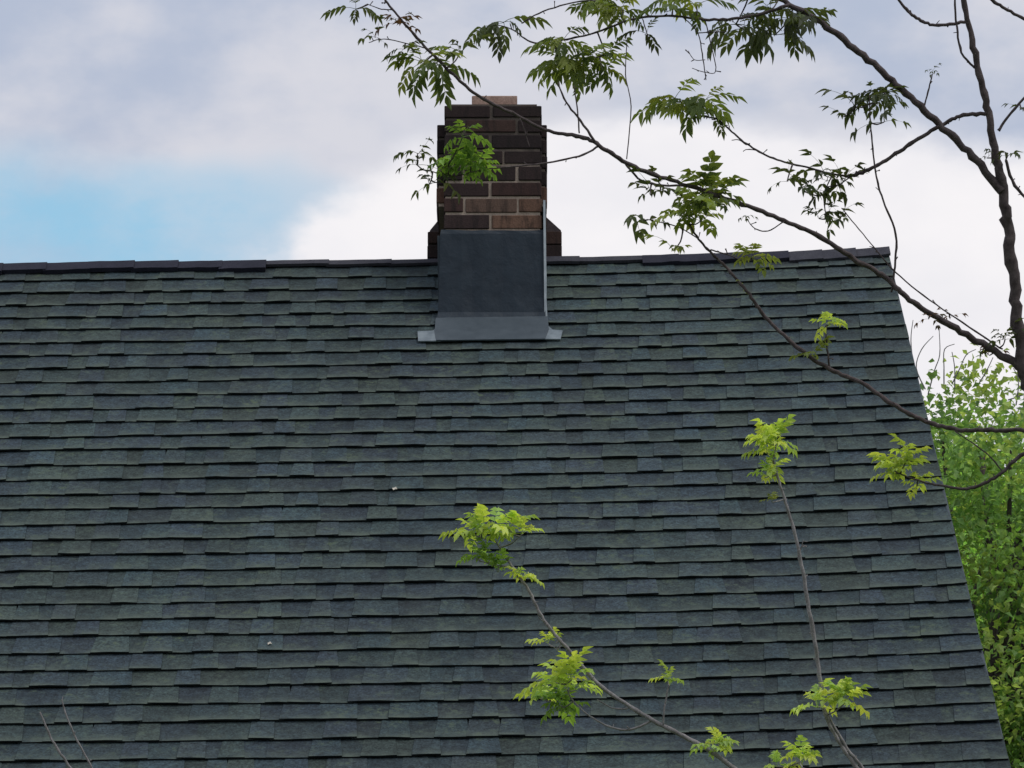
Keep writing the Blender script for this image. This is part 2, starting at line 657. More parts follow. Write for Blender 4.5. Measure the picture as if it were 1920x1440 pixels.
def cap_run(a, b, n, h, th, w, mat, tilt):
    for i in range(n):
        x0 = a + (b - a) * i / n
        x1 = a + (b - a) * (i + 1) / n
        ridge_cap(x0 - (0.0 if i == 0 else 0.012), x1, h + rng.uniform(-0.004, 0.003), th, w + rng.uniform(-0.009, 0.009), mat, tilt)

cap_run(U_LEFT, pu(8), 12, 0.026, 0.020, 0.088, M['ridge_dark'], 0.004)
cap_run(pu(8), pu(500), 6, 0.026, 0.020, 0.088, M['ridge_dark'], 0.004)
cap_run(pu(500), pu(1204), 6, 0.019, 0.013, 0.060, M['ridge_grey'], 0.003)
cap_run(pu(1204), pu(1478), 4, 0.023, 0.017, 0.085, M['ridge_dark'], 0.003)
cap_run(pu(1478), U_RIGHT + 0.012, 3, 0.017, 0.011, 0.095, M['ridge_grey'], 0.006)

# rake board, soffit, fascia
def slope_board(name, ua, ub, h0, h1, back=False, mat='trim', v0=0.0, v1=V_EAVE):
    m_ = MB()
    vv = []
    for v in (v0, v1):
        ext = 0.0165 * v
        for (u_, h) in ((ua, h0), (ub, h0), (ub, h1), (ua, h1)):
            p = P(u_ + (ext if ua > 0 else 0), v, h)
            p.z += (sag(U_RIGHT) - sag(u_)) * 1.25 if ua > 0 else 0
            if back:
                p.y = 2 * YR - p.y + 0.001
            vv.append(p)
    f = [(0, 1, 2, 3), (7, 6, 5, 4)] + [(k, k + 4, (k + 1) % 4 + 4, (k + 1) % 4) for k in range(4)]
    if back:
        f = [tuple(reversed(q)) for q in f]
    m_.add(vv, f)
    m_.build(name, M[mat], house, origin=house_base)
slope_board('rake_board', U_RIGHT - 0.022, U_RIGHT - 0.008, -0.16, -0.012)
slope_board('rake_board', U_RIGHT - 0.022, U_RIGHT - 0.008, -0.16, -0.012, back=True, v0=0.02)

slope_board('drip_edge', U_RIGHT - 0.006, U_RIGHT + 0.009, -0.030, -0.004, mat='flange')
ez = ZR - V_EAVE * math.sin(TH)
ey = YR - V_EAVE * math.cos(TH)
GX = U_RIGHT - 0.22
WY0, WY1 = ey + 0.35, 2 * YR - ey - 0.35
wz = ZR - (YR - WY0) / math.cos(TH) * math.sin(TH) - 0.25
mb = MB()
gv = [(WY0, 0), (WY1, 0), (WY1, wz), (YR, ZR - 0.25), (WY0, wz)]
LX = U_LEFT + 0.22
mb.add([(GX, y, z) for y, z in gv] + [(LX, y, z) for y, z in gv],
       [(0, 1, 2, 3, 4), (9, 8, 7, 6, 5), (0, 4, 9, 5), (1, 6, 7, 2)])
wall = mb.build('wall', M['wall'], house, origin=house_base)
# clapboard courses on the gable and the front
mb = MB()
z = 0.35
boards = []
while z < ZR - 0.6:
    y0 = WY0 if z < wz - 0.16 else YR - (ZR - 0.27 - z - 0.13) * math.cos(TH) / math.sin(TH)
    y0 = max(y0, WY0)
    y1 = 2 * YR - y0
    if y1 - y0 > 0.2:
        m_ = MB()
        m_.add([(GX + 0.018, y0, z), (GX + 0.018, y1, z), (GX + 0.003, y1, z + 0.125), (GX + 0.003, y0, z + 0.125),
                (GX, y0, z), (GX, y1, z)], [(0, 1, 2, 3), (4, 5, 1, 0)])
        m_.build('clapboard', M['wall'], wall, origin=house_base)
    z += 0.12
m_ = MB()
box(m_, (U_LEFT, ey + 0.005, ez - 0.17), (U_RIGHT + 0.08, ey + 0.03, ez - 0.02))
m_.build('fascia', M['trim'], house, origin=house_base)

# ------------------------------------------------------------------ chimney
ub_, vb_ = on_roof(925, 597)
YF = (R0 + VD * vb_).y              # front face plane
def FP(px, py, dy=0.0):
    """photo pixel -> (x, z) on the vertical plane y = YF + dy"""
    d = ray(px, py)
    t = (YF + dy - CAM.y) / d.y
    q = CAM + d * t
    return q.x, q.z
def FX(px, dy=0.0):
    return FP(px, 400, dy)[0]
def FZ(py, dy=0.0):
    return FP(925, py, dy)[1]
DEP = 0.66
X0, X1 = FX(832), FX(1016)
sooty(M['mortar'], FZ(345), FZ(270))
ZT = FZ(195)
mb = MB()
box(mb, (X0 + 0.007, YF + 0.007, FZ(640)), (X1 - 0.007, YF + DEP, ZT - 0.006))
chimney = mb.build('chimney', M['mortar'], house, origin=house_base)
chimney['label'] = 'dark sooty brick chimney with a slate-coloured apron'

BR_LOW = [(0.125, 0.066, 0.046), (0.062, 0.035, 0.031), (0.150, 0.086, 0.060), (0.046, 0.030, 0.029), (0.105, 0.067, 0.051)]
BR_TOP = [(0.036, 0.024, 0.023), (0.028, 0.020, 0.020), (0.052, 0.031, 0.026), (0.032, 0.022, 0.021)]

def brick(x0, y0, z0, x1, y1, z1, tint, ch=0.003):
    m_ = MB()
    j = lambda: rng.uniform(-0.0018, 0.0018)
    lo, hi = (x0 + j(), y0 + j(), z0 + j()), (x1 + j(), y1, z1 + j())
    x0, y0, z0 = lo
    x1, y1, z1 = hi
    vv = []
    for (z, zi) in ((z0, 0), (z0 + ch, 1), (z1 - ch, 1), (z1, 0)):
        c = 0 if zi else ch
        for (x, y) in ((x0 + ch, y0 + c), (x1 - ch, y0 + c), (x1 - c, y0 + ch), (x1 - c, y1 - ch), (x1 - ch, y1 - c), (x0 + ch, y1 - c), (x0 + c, y1 - ch), (x0 + c, y0 + ch)):
            vv.append((x, y, z))
    ff = []
    for k in range(3):
        for i in range(8):
            i2 = (i + 1) % 8
            ff.append((k * 8 + i, k * 8 + i2, k * 8 + 8 + i2, k * 8 + 8 + i))
    ff += [tuple(range(7, -1, -1)), tuple(24 + i for i in range(8))]
    m_.add(vv, ff, tint=tint)
    return m_.build('brick', M['brick'], chimney, attrs=True, origin=house_base)

def pick(lst, q=0.18):
    c = rng.choice(lst)
    k = 1 + rng.uniform(-q, q)
    return (c[0] * k, c[1] * k, c[2] * k)

MJ = 0.012
courses = [  # y_top, y_bottom, joints, palette
    (195, 222, (921,), BR_TOP), (222, 250, (870, 970), BR_TOP), (250, 281, (919,), BR_TOP), (281, 309, (846, 944), BR_TOP), (309, 340, (869, 969), BR_TOP), (340, 369.5, (919,), BR_LOW),
    (369.5, 400, (871, 971), BR_LOW), (400, 431, (920,), BR_LOW), (431, 462, (870, 970), BR_LOW)]
for (ya, yb, js, pal) in courses:
    ed = [832] + list(js) + [1016]
    for a, b in zip(ed[:-1], ed[1:]):
        brick(FX(a) + (MJ / 2 if a > 832 else 0), YF, FZ(yb) + MJ / 2, FX(b) - (MJ / 2 if b < 1016 else 0), YF + 0.095, FZ(ya) - MJ / 2, pick(pal))
# side courses (a corbelled belt projects on the flanks between 222 and 377)
cz = [195, 222, 250, 281, 309, 340, 373, 400, 431, 462, 493]
for ci, (ya, yb) in enumerate(zip(cz[:-1], cz[1:])):
    belt = 222 <= ya < 373
    y = YF + (0.062 if belt else 0.104)
    first = True
    while y < YF + DEP - 0.05:
        ln = (0.1 if (ci % 2 and first) else 0.2)
        y2 = min(y + ln, YF + DEP)
        pal = BR_TOP if ya < 340 else BR_LOW
        out = (FX(818), FX(1026)) if belt else (X0, X1)
        brick(out[0], y, FZ(yb) + MJ / 2, X0 + 0.06, y2 - MJ, FZ(ya) - MJ / 2, pick(pal))
        brick(X1 - 0.06, y, FZ(yb) + MJ / 2, out[1], y2 - MJ, FZ(ya) - MJ / 2, pick(pal))
        y = y2
        first = False
for a, b in ((FX(818) + 0.008, X0 + 0.05), (X1 - 0.05, FX(1026) - 0.008)):
    m_ = MB()
    box(m_, (a, YF + 0.07, FZ(377)), (b, YF + DEP - 0.004, FZ(222) - 0.006))
    m_.build('belt_mortar', M['mortar'], chimney, origin=house_base)
# crown wash and flue liner
m_ = MB()
box(m_, (X0 + 0.02, YF + 0.02, ZT - 0.02), (X1 - 0.02, YF + DEP - 0.02, ZT + 0.006))
m_.build('crown_wash', M['mortar'], chimney, origin=house_base)
fx0, fx1 = FX(884, 0.12), FX(970, 0.12)
fz1 = FZ(179, 0.12)
m_ = MB()
ring = []
yy0, yy1 = YF + 0.12, YF + 0.12 + (fx1 - fx0)
for ins, z in ((0, ZT - 0.01), (0.0, fz1 - 0.004), (0.004, fz1), (0.018, fz1), (0.02, fz1 - 0.12)):
    ring.append([(fx0 + ins, yy0 + ins, z), (fx1 - ins, yy0 + ins, z), (fx1 - ins, yy1 - ins, z), (fx0 + ins, yy1 - ins, z)])
vv = [p for r_ in ring for p in r_]
ff = [(k * 4 + i, k * 4 + (i + 1) % 4, k * 4 + 4 + (i + 1) % 4, k * 4 + 4 + i) for k in range(4) for i in range(4)]
ff.append((16, 17, 18, 19))
m_.add(vv, ff)
m_.build('flue_liner', M['clay'], chimney, origin=house_base)
# wider rear shoulder behind the ridge
DS = (YR - YF) + 0.06
m_ = MB()
prof = [(802, 520), (802, 447), (806, 432), (829, 404), (1021, 404), (1052, 432), (1052, 520)]
pv = [FP(a, b, DS) for a, b in prof]
n = len(pv)
vv = [(x, YF + DS, z) for x, z in pv] + [(x, YF + DS + 0.42, z) for x, z in pv]
ff = [tuple(range(n - 1, -1, -1)), tuple(range(n, 2 * n))] + [(i, (i + 1) % n, n + (i + 1) % n, n + i) for i in range(n)]
m_.add(vv, ff)
m_.build('shoulder', M['soot_brick'], chimney, origin=house_base)
for (ya, yb, l, r_) in ((434, 460, 804, 1050), (460, 487, 803, 1051)):
    for (a, b) in ((l, 838), (1010, r_)):
        x_a, z_a = FP(a, yb, DS)
        x_b, z_b = FP(b, ya, DS)
        brick(x_a - 0.006 * (a < 900), YF + DS - 0.012, z_a + 0.004, x_b + 0.006 * (a > 900), YF + DS + 0.4, z_b - 0.004, pick(BR_TOP))

# apron in front of the stack
m_ = MB()
ax = [827 + (1021 - 827) * i / 10 for i in range(11)]
vv, ff = [], []
for j, (py, yo) in enumerate(((433, -0.009), (440, -0.013), (500, -0.014), (560, -0.016), (588, -0.020), (600, -0.034))):
    for i, a in enumerate(ax):
        k = py + (rng.uniform(-1.5, 1.2) if j == 0 else 0)
        a2 = a + (-7 if i == 0 else 2 if i == 10 else 0) * (j / 5) ** 1
        x, z_ = FP(a2, k)
        vv.append((x, YF + yo + rng.uniform(-0.002, 0.002), z_))
for j in range(5):
    for i in range(10):
        ff.append((j * 11 + i, j * 11 + 11 + i, j * 11 + 12 + i, j * 11 + i + 1))
nfront = len(vv)
edge = [0 + i for i in range(11)] + [j * 11 + 10 for j in range(1, 6)] + [55 + i for i in range(9, -1, -1)] + [j * 11 for j in range(4, 0, -1)]
back = [(vv[i][0], YF + 0.004, vv[i][2]) for i in edge]
vv += back
ne = len(edge)
for k in range(ne):
    k2 = (k + 1) % ne
    ff.append((edge[k], edge[k2], nfront + k2, nfront + k))
m_.add(vv, ff)
apron = m_.build('apron', M['apron'], chimney, smooth=False, origin=house_base)
# pale corner flashing down the right flank, dark one on the left
def corner(pxa, pxb, py0, py1, mat, yo, dep):
    q = MB()
    vv = []
    st = 7
    for i in range(st):
        s = i / (st - 1)
        py = py0 + (py1 - py0) * s
        o = 3.5 * s
        xa, z_ = FP(pxa + o * 0.6, py)
        xb, _ = FP(pxb + o + rng.uniform(-0.6, 0.6), py)
        vv += [(xa, YF + yo, z_), (xb, YF + yo + 0.003, z_), (xb, YF + dep, z_), (xa, YF + dep, z_)]
    f = [(i * 4 + k, i * 4 + 4 + k, i * 4 + 4 + (k + 1) % 4, i * 4 + (k + 1) % 4) for i in range(st - 1) for k in range(4)]
    f += [(0, 1, 2, 3), tuple((st - 1) * 4 + k for k in (3, 2, 1, 0))]
    q.add(vv, f)
    q.build('corner_flashing', mat, chimney, origin=house_base)
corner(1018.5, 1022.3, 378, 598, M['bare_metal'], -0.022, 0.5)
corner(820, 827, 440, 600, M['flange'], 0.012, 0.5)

def roof_sheet(name, poly, h, mat):
    q = MB()
    top = [P(*on_roof(a, b, h), h) for a, b in poly]
    k = sum((sag(on_roof(a, b)[0]) for a, b in poly)) / len(poly)
    bot = [p - ND * 0.006 for p in top]
    n = len(poly)
    q.add(top + bot, [tuple(range(n)), tuple(range(2 * n - 1, n - 1, -1))] + [(i, n + i, n + (i + 1) % n, (i + 1) % n) for i in range(n)])
    q.build(name, mat, chimney, origin=house_base)
roof_sheet('flashing_flange', [(817, 594), (815, 618), (818, 636), (1022, 636), (1029, 618), (1027, 594)], 0.022, M['flange'])
roof_sheet('flashing_tab', [(783, 619), (784, 637), (826, 637), (826, 616), (818, 612), (812, 618)], 0.019, M['dull_metal'])
roof_sheet('flashing_tab', [(1018, 614), (1016, 636), (1051, 637), (1055, 621), (1036, 619), (1028, 612)], 0.019, M['dull_metal'])

# pale bits of debris lying on the shingles
for i, (px, py, s) in enumerate(((740, 914, 0.010), (505, 1201, 0.008))):
    u_, v_ = on_roof(px, py, 0.014)
    q = MB()
    vv = [P(u_ + s * math.cos(a) * (1 + 0.3 * math.sin(3 * a + i)), v_ + s * math.sin(a), 0.013 + (0.006 if k % 2 else 0.001)) for k, a in enumerate([j * 1.0472 for j in range(6)])]
    vv.append(P(u_, v_, 0.014))
    q.add(vv + [p - ND * 0.002 for p in vv], [(j, (j + 1) % 6, 6) for j in range(6)] + [(7 + (j + 1) % 6, 7 + j, 13) for j in range(6)] + [(j, 7 + j, 7 + (j + 1) % 6, (j + 1) % 6) for j in range(6)])
    o = q.build('dry_petal', M['dry'])
    tag(o, ['larger pale dry petal on the shingles below the chimney', 'smaller pale dry petal lower on the open shingles away from the chimney'][i], 'petal', 'pale petals fallen on the roof')

# ------------------------------------------------------------------ compound leaves
def leaf_mesh(name, pairs, arch, droop, spread, seed, curl=0.3, wid=0.15):
    rr = random.Random(seed)
    b = MB()
    def rach(t):
        return Vector((t * (1 - 0.12 * arch * t), 0.04 * math.sin(3 * t + seed), 0.28 * t - arch * t * t))
    rp = [(rach(i / 5), 0.012 * (1 - 0.6 * i / 5)) for i in range(6)]
    tube(b, rp, 3)
    def leaflet(base, d, up, L):
        L *= 1.12
        d = d.normalized()
        side = d.cross(up).normalized()
        nrm = side.cross(d).normalized()
        sts = [(0.0, 0.0), (0.2, 0.72), (0.42, 1.0), (0.72, 0.55), (1.0, 0.0)]
        wv = wid * L / 0.36 * rr.uniform(0.85, 1.2)
        vs, fs = [], []
        cu = curl * rr.uniform(0.4, 1.6)
        for (t, k) in sts:
            c = base + d * (L * t) - nrm * (cu * L * t * t)
            if k == 0:
                vs.append(c)
            else:
                fold = 0.35 * wv * k
                vs += [c + side * wv * k * 0.5 + nrm * fold, c, c - side * wv * k * 0.5 + nrm * fold]
        fs = [(0, 2, 1), (0, 3, 2), (1, 2, 5, 4), (2, 3, 6, 5), (4, 5, 8, 7), (5, 6, 9, 8), (7, 8, 10), (8, 9, 10)]
        b.add(vs, fs)
    for k in range(pairs):
        t = 0.36 + 0.56 * k / max(1, pairs - 1) if pairs > 1 else 0.6
        base = rach(t)
        tan = (rach(min(1, t + 0.05)) - rach(t - 0.05)).normalized()
        L = 0.36 * (0.78 + 0.35 * math.sin(math.pi * (k + 0.8) / (pairs + 0.6))) * rr.uniform(0.85, 1.15)
        for s in (-1, 1):
            d = tan * math.cos(spread) + Vector((0, s, 0)) * math.sin(spread) + Vector((0, 0, -1)) * droop * rr.uniform(0.6, 1.4)
            d += Vector((rr.uniform(-.15, .15), rr.uniform(-.15, .15), rr.uniform(-.15, .15)))
            leaflet(base, d, Vector((0, 0, 1)) + tan * 0.4, L)
    tan = (rach(1) - rach(0.94)).normalized()
    leaflet(rach(1.0), tan + Vector((0, 0, -1)) * droop * 0.5, Vector((0.2, 0.1, 1)), 0.40)
    o = b.build(name, M['leaf'], smooth=False)
    me = o.data
    bpy.data.objects.remove(o)
    return me

LEAVES = {
    'hang': [leaf_mesh('leaf', 4, 0.62, 0.40, R(46), 10 + i, 0.2, 0.125) for i in range(6)],
    'rose': [leaf_mesh('leaf', 3, 0.42 + 0.06 * (i % 3), 0.12, R(50 + 4 * (i % 3)), 30 + i, 0.30, 0.20) for i in range(6)],
    'small': [leaf_mesh('leaf', 2, 0.45, 0.35, R(45), 50 + i, 0.3, 0.14) for i in range(4)],
}
PAL = {
    'sky': [(0.17, 0.23, 0.06), (0.21, 0.28, 0.07), (0.12, 0.17, 0.055), (0.26, 0.31, 0.075)],  # tufts against the sky: backlit darkness put into the leaf colour
    'dark': [(0.078, 0.106, 0.045), (0.10, 0.132, 0.05), (0.08, 0.098, 0.055)],  # same leaf, deeper still: backlit shade painted into the colour
    'red': [(0.12, 0.065, 0.05), (0.09, 0.07, 0.045), (0.13, 0.07, 0.055)],
    'green': [(0.21, 0.36, 0.085), (0.26, 0.43, 0.10), (0.17, 0.30, 0.08)],
    'lime': [(0.56, 0.70, 0.17), (0.50, 0.66, 0.17), (0.64, 0.74, 0.20), (0.38, 0.55, 0.16)],
    'gold': [(0.50, 0.64, 0.15), (0.58, 0.68, 0.17), (0.40, 0.54, 0.14)],
    'olive': [(0.22, 0.28, 0.085), (0.28, 0.33, 0.10)],
}

def make_tree(root, specs, clusters, mat, seed, d_def):
    """specs: list of branches; each = dict(name, line=[(px,py,w[,d])], twigs=[...]). clusters reference a branch index"""
    rr = random.Random(seed)
    base = root.location.copy()
    lines = []          # per branch: list of (px, py, d)
    meshes = []
    for bi, sp in enumerate(specs):
        mb = MB()
        allp = []
        for li, line in enumerate([sp['line']] + sp.get('twigs', [])):
            pts = [(p[0], p[1], p[2], p[3] if len(p) > 3 else sp.get('d', d_def)) for p in line]
            sm = smooth_line(pts, 8 if li == 0 else 5)
            tp = []
            for k, (x, y, w, d) in enumerate(sm):
                j = 0.14 * w
                q = W(x + rr.uniform(-j, j), y + rr.uniform(-j, j), d + rr.uniform(-.004, .004))
                tp.append((q, max(0.6, w * (0.48 if mat is M['twig'] else 0.37)) * d / F))
                allp.append((x, y, d))
            for k in range(3, len(tp) - 1, 1):       # bud spurs and snapped stubs
                if rr.random() < 0.16 and sm[k][2] < 13 and sm[k][1] < 1500:
                    a = rr.uniform(0, 6.283)
                    x, y, w, d = sm[k]
                    L = rr.uniform(4, 11)
                    e = W(x + L * math.cos(a), y + L * math.sin(a) - 2, d + rr.uniform(-.01, .01))
                    tube(mb, [(tp[k][0], 0.9 * d / F), (tp[k][0].lerp(e, 0.6), 0.8 * d / F), (e, (1.3 if rr.random() < .5 else 0.5) * d / F)], 4, 0.3, k)
            if 'ground' in sp and li == 0:
                q0, r0 = tp[0]
                g = [(Vector((base.x, base.y, -0.05)), r0 * 2.0), (Vector((base.x, base.y, 0.12)), r0 * 1.6),
                     (base.lerp(Vector((q0.x, q0.y, q0.z)), 0.4) + Vector((0.03, 0.02, 0)), r0 * 1.3),
                     (base.lerp(Vector((q0.x, q0.y, q0.z)), 0.75) + Vector((-0.02, 0.02, 0)), r0 * 1.12)]
                tp = g + tp
            tube(mb, tp, 8 if li == 0 and line[0][2] > 12 else 6 if li == 0 else 5, 0.17, rr.randrange(9999))
        lines.append(allp)
        meshes.append(mb)
    leaves = []
    for (bi, cx, cy, rx, ry, hubs, per, style, pal, size) in clusters:
        for h in range(hubs):
            for _ in range(20):
                a, q = rr.uniform(0, 6.283), math.sqrt(rr.random())
                if hubs == 1:
                    q *= 0.2
                hx, hy = cx + rx * q * 0.72 * math.cos(a), cy + ry * q * 0.62 * math.sin(a)
                break
            near = min(lines[bi], key=lambda p: (p[0] - hx) ** 2 + (p[1] - hy) ** 2)
            dist = math.hypot(near[0] - hx, near[1] - hy)
            hd = near[2] + rr.uniform(-0.12, 0.12) * min(1, dist / 40 + 0.2)
            if dist > 8:
                mx, my = (near[0] + hx) / 2 + rr.uniform(-.1, .1) * dist, (near[1] + hy) / 2 + rr.uniform(0, .15) * dist
                sm = smooth_line([(near[0], near[1], 3.4, near[2]), (mx, my, 2.8, (near[2] + hd) / 2), (hx, hy, 2.2, hd)], 3)
                tube(meshes[bi], [(W(x, y, d), max(0.6, w / 2) * d / F) for x, y, w, d in sm], 5, 0.15, rr.randrange(9999))
                lines[bi] += [(x, y, d) for x, y, w, d in sm[2:]]
            hp = W(hx, hy, hd)
            y0 = rr.uniform(0, 6.283)
            per2 = per + (3 if style == 'rose' else 1 if style == 'hang' else 1)
            for l in range(per2):
                leaves.append((bi, hp, y0 + 6.283 * l / per2 + rr.uniform(-.35, .35), style, pal, size * rr.uniform(0.6, 1.12) * (0.97 if style == 'hang' else 0.88 if style == 'rose' else 1.0) * hd / F))
    objs = []
    for sp, mb in zip(specs, meshes):
        objs.append(mb.build(sp.get('name', 'branch'), mat, root, smooth=True, origin=base))
    order = sorted(range(len(leaves)), key=lambda i: -leaves[i][5])
    single = set(order[:300])
    spray = MB()
    for li, (bi, hp, yaw, style, pal, size) in enumerate(leaves):
        me = rr.choice(LEAVES[style])
        if li not in single:
            mt = Matrix.Translation(hp) @ (Matrix.Rotation(yaw, 3, 'Z') @ Matrix.Rotation(rr.uniform(R(-60), R(15)), 3, 'Y')).to_4x4() @ Matrix.Scale(size, 4)
            c = rr.choice(PAL[pal])
            spray.add([mt @ v.co for v in me.vertices], [tuple(p.vertices) for p in me.polygons], tint=c)
            continue
        o = bpy.data.objects.new('leaf', me)
        COL.objects.link(o)
        o.parent = objs[bi]
        o.location = hp - base
        o.rotation_euler = Matrix.Rotation(yaw, 3, 'Z').to_4x4().to_euler()
        pitch = rr.uniform(R(-85), R(5)) if style == 'rose' else rr.uniform(R(-70), R(15)) if style != 'hang' else rr.uniform(R(-45), R(25))
        o.rotation_euler = (Matrix.Rotation(yaw, 3, 'Z') @ Matrix.Rotation(pitch, 3, 'Y') @ Matrix.Rotation(rr.uniform(-.5, .5), 3, 'X')).to_euler()
        o.scale = (size, size, size)
        c = rr.choice(PAL[pal])
        k = rr.uniform(0.75, 1.25)
        o.color = (c[0] * k, c[1] * k, c[2] * k, 1)
    if spray.v:
        tag(spray.build('small_leaves', M['leaf_tint'], root, attrs=True, origin=base), kind='stuff')
    return objs, len(leaves)

# ---- tree whose limbs cross the sky and the roof's right end
DT = 11.0
tb = W(2010, 1500, DT)
tree1 = tag(empty('ash_tree', Vector((tb.x, tb.y, 0))), 'slender grey-brown tree whose long leafy branches cross the chimney and sky', 'tree')
specs1 = [
    dict(name='trunk', ground=True, line=[(2010, 1500, 46), (2000, 1150, 42), (1975, 900, 37), (1942, 770, 34), (1916, 680, 31), (1905, 560, 30), (1893, 450, 28), (1880, 360, 26),
         (1866, 290, 21), (1850, 200, 18), (1828, 100, 15), (1806, 0, 13), (1790, -90, 10), (1780, -200, 5)],
         twigs=[[(1872, 245, 8), (1895, 212, 7), (1935, 170, 6)], [(1828, 128, 7), (1803, 98, 6), (1794, 50, 6), (1790, -10, 5)],
                [(1886, 300, 8), (1902, 348, 8), (1935, 380, 7)], [(1880, 330, 5), (1870, 300, 4), (1850, 296, 3)]]),
    dict(line=[(1880, 362, 23), (1822, 292, 19), (1760, 232, 18), (1690, 167, 17), (1620, 105, 17), (1550, 50, 16), (1480, 8, 14), (1400, -30, 11), (1330, -60, 8)],
         twigs=[[(1733, 200, 4), (1742, 165, 4), (1748, 138, 3)], [(1670, 155, 5), (1655, 172, 4), (1640, 190, 3)]]),
    dict(line=[(1856, 212, 11), (1800, 218, 10), (1760, 237, 10), (1700, 275, 10), (1650, 307, 9), (1612, 325, 10), (1580, 330, 6), (1510, 313, 5), (1450, 297, 5), (1400, 270, 5), (1365, 240, 4.5), (1345, 222, 4)],
         twigs=[[(1400, 272, 3), (1385, 262, 2.5), (1372, 263, 2)], [(1420, 282, 3), (1402, 280, 2.5), (1393, 284, 2)], [(1600, 327, 4), (1575, 345, 3), (1550, 350, 3)], [(1560, 330, 4), (1545, 365, 3), (1550, 410, 3)]]),
    dict(line=[(1812, 40, 9), (1760, 48, 8), (1722, 36, 8), (1692, 10, 7), (1672, -25, 6)], d=11.1),
    dict(line=[(1798, -60, 9), (1855, -5, 9), (1895, 22, 8), (1945, 50, 7)], d=11.15),
    dict(line=[(1918, 690, 21), (1830, 638, 17), (1760, 597, 15, 10.95), (1700, 557, 14, 10.9), (1660, 520, 13, 10.9), (1600, 485, 13, 10.85), (1530, 440, 12, 10.8), (1450, 405, 11, 10.75),
               (1370, 375, 11, 10.7), (1280, 345, 10, 10.7), (1200, 318, 11, 10.65), (1140, 284, 10, 10.6), (1095, 258, 10, 10.6), (1030, 246, 9, 10.6), (960, 212, 9, 10.55),
               (900, 182, 8, 10.5), (850, 140, 8, 10.5), (800, 90, 7, 10.5), (755, 40, 6, 10.5), (718, -5, 5, 10.5), (690, -45, 4, 10.5)],
         twigs=[[(1122, 274, 6, 10.6), (1085, 293, 5, 10.58), (1025, 305, 5, 10.55), (965, 312, 4, 10.5), (905, 318, 3, 10.5), (850, 330, 3, 10.5), (805, 320, 2.5, 10.5)],
                [(1118, 268, 7, 10.6), (1088, 226, 6, 10.6), (1062, 192, 5, 10.6), (1046, 155, 4, 10.6)],
                [(1086, 250, 4, 10.6), (1083, 210, 4, 10.6), (1076, 160, 3, 10.6)],
                [(1175, 298, 3, 10.65), (1183, 200, 3, 10.65), (1173, 140, 2.5, 10.65), (1176, 70, 2.2, 10.65)],
                [(1168, 300, 6, 10.65), (1196, 334, 6, 10.65), (1230, 346, 6, 10.68), (1290, 349, 6, 10.7)],
                [(975, 222, 3.5, 10.55), (985, 250, 3, 10.55), (993, 276, 2, 10.55)],
                [(805, 92, 3.5, 10.5), (770, 83, 3, 10.5), (720, 73, 2.5, 10.5), (692, 80, 2, 10.5)],
                [(738, 18, 3, 10.5), (715, 17, 3, 10.5), (690, 8, 2, 10.5)],
                [(1880, 655, 5, 11.05), (1840, 628, 5, 11.05), (1780, 588, 4, 11.05), (1720, 545, 4, 11.05), (1672, 503, 4, 11.05), (1640, 465, 3, 11.05), (1604, 422, 3, 11.05), (1578, 390, 2.5, 11.05)],
                [(1672, 548, 6, 10.9), (1678, 500, 6, 10.9), (1680, 440, 6, 10.9), (1660, 385, 5, 10.9), (1645, 340, 5, 10.9), (1638, 290, 4.5, 10.9), (1632, 230, 4, 10.9), (1630, 178, 3, 10.9)],
                [(1470, 415, 3.5, 10.75), (1440, 433, 3, 10.75), (1415, 428, 3, 10.75), (1400, 410, 2, 10.75)]]),
    dict(line=[(1957, 812, 13), (1920, 807, 11, 11.05), (1850, 806, 11, 11.1), (1790, 805, 11, 11.15), (1730, 787, 11, 11.2), (1680, 762, 11, 11.2), (1620, 720, 10, 11.25), (1555, 692, 11, 11.3),
               (1500, 655, 10, 11.3), (1440, 600, 9, 11.35), (1400, 545, 8, 11.35), (1360, 500, 7, 11.4), (1322, 462, 6, 11.4), (1295, 425, 5, 11.4), (1290, 390, 4, 11.4)],
         twigs=[[(1556, 692, 6, 11.3), (1551, 655, 5, 11.3), (1548, 612, 4, 11.3)], [(1332, 468, 4, 11.4), (1365, 478, 3, 11.4), (1395, 490, 3, 11.4)],
                [(1316, 452, 3, 11.4), (1270, 425, 3, 11.4), (1215, 412, 2.5, 11.4)], [(1555, 694, 4, 11.3), (1535, 682, 3, 11.3), (1520, 672, 2, 11.3)]]),
    dict(line=[(1968, 838, 12), (1920, 850, 10), (1870, 892, 9), (1820, 915, 8), (1760, 910, 6), (1710, 897, 4), (1680, 885, 3)],
         twigs=[[(1880, 885, 4), (1850, 850, 4), (1790, 808, 3)]]),
    dict(line=[(1480, 10, 9), (1400, 32, 8), (1330, 37, 7), (1260, 30, 6), (1190, 35, 6), (1120, 60, 5), (1055, 75, 5), (1000, 80, 4), (960, 55, 3), (925, 45, 2.5)],
         twigs=[[(1280, 32, 3), (1308, 62, 3), (1318, 110, 3), (1324, 150, 2.5)], [(1322, 37, 3), (1332, 80, 3), (1342, 133, 2.5), (1320, 135, 2), (1298, 128, 2)],
                [(1308, 62, 3), (1335, 60, 3), (1365, 60, 2)], [(1105, 0, 4), (1060, 8, 4), (1010, 25, 4), (978, 44, 3)], [(1322, 112, 2), (1302, 112, 2), (1290, 95, 1.6)],
                [(1205, 36, 3), (1212, 60, 2.5), (1215, 75, 2)]], d=10.9),
]
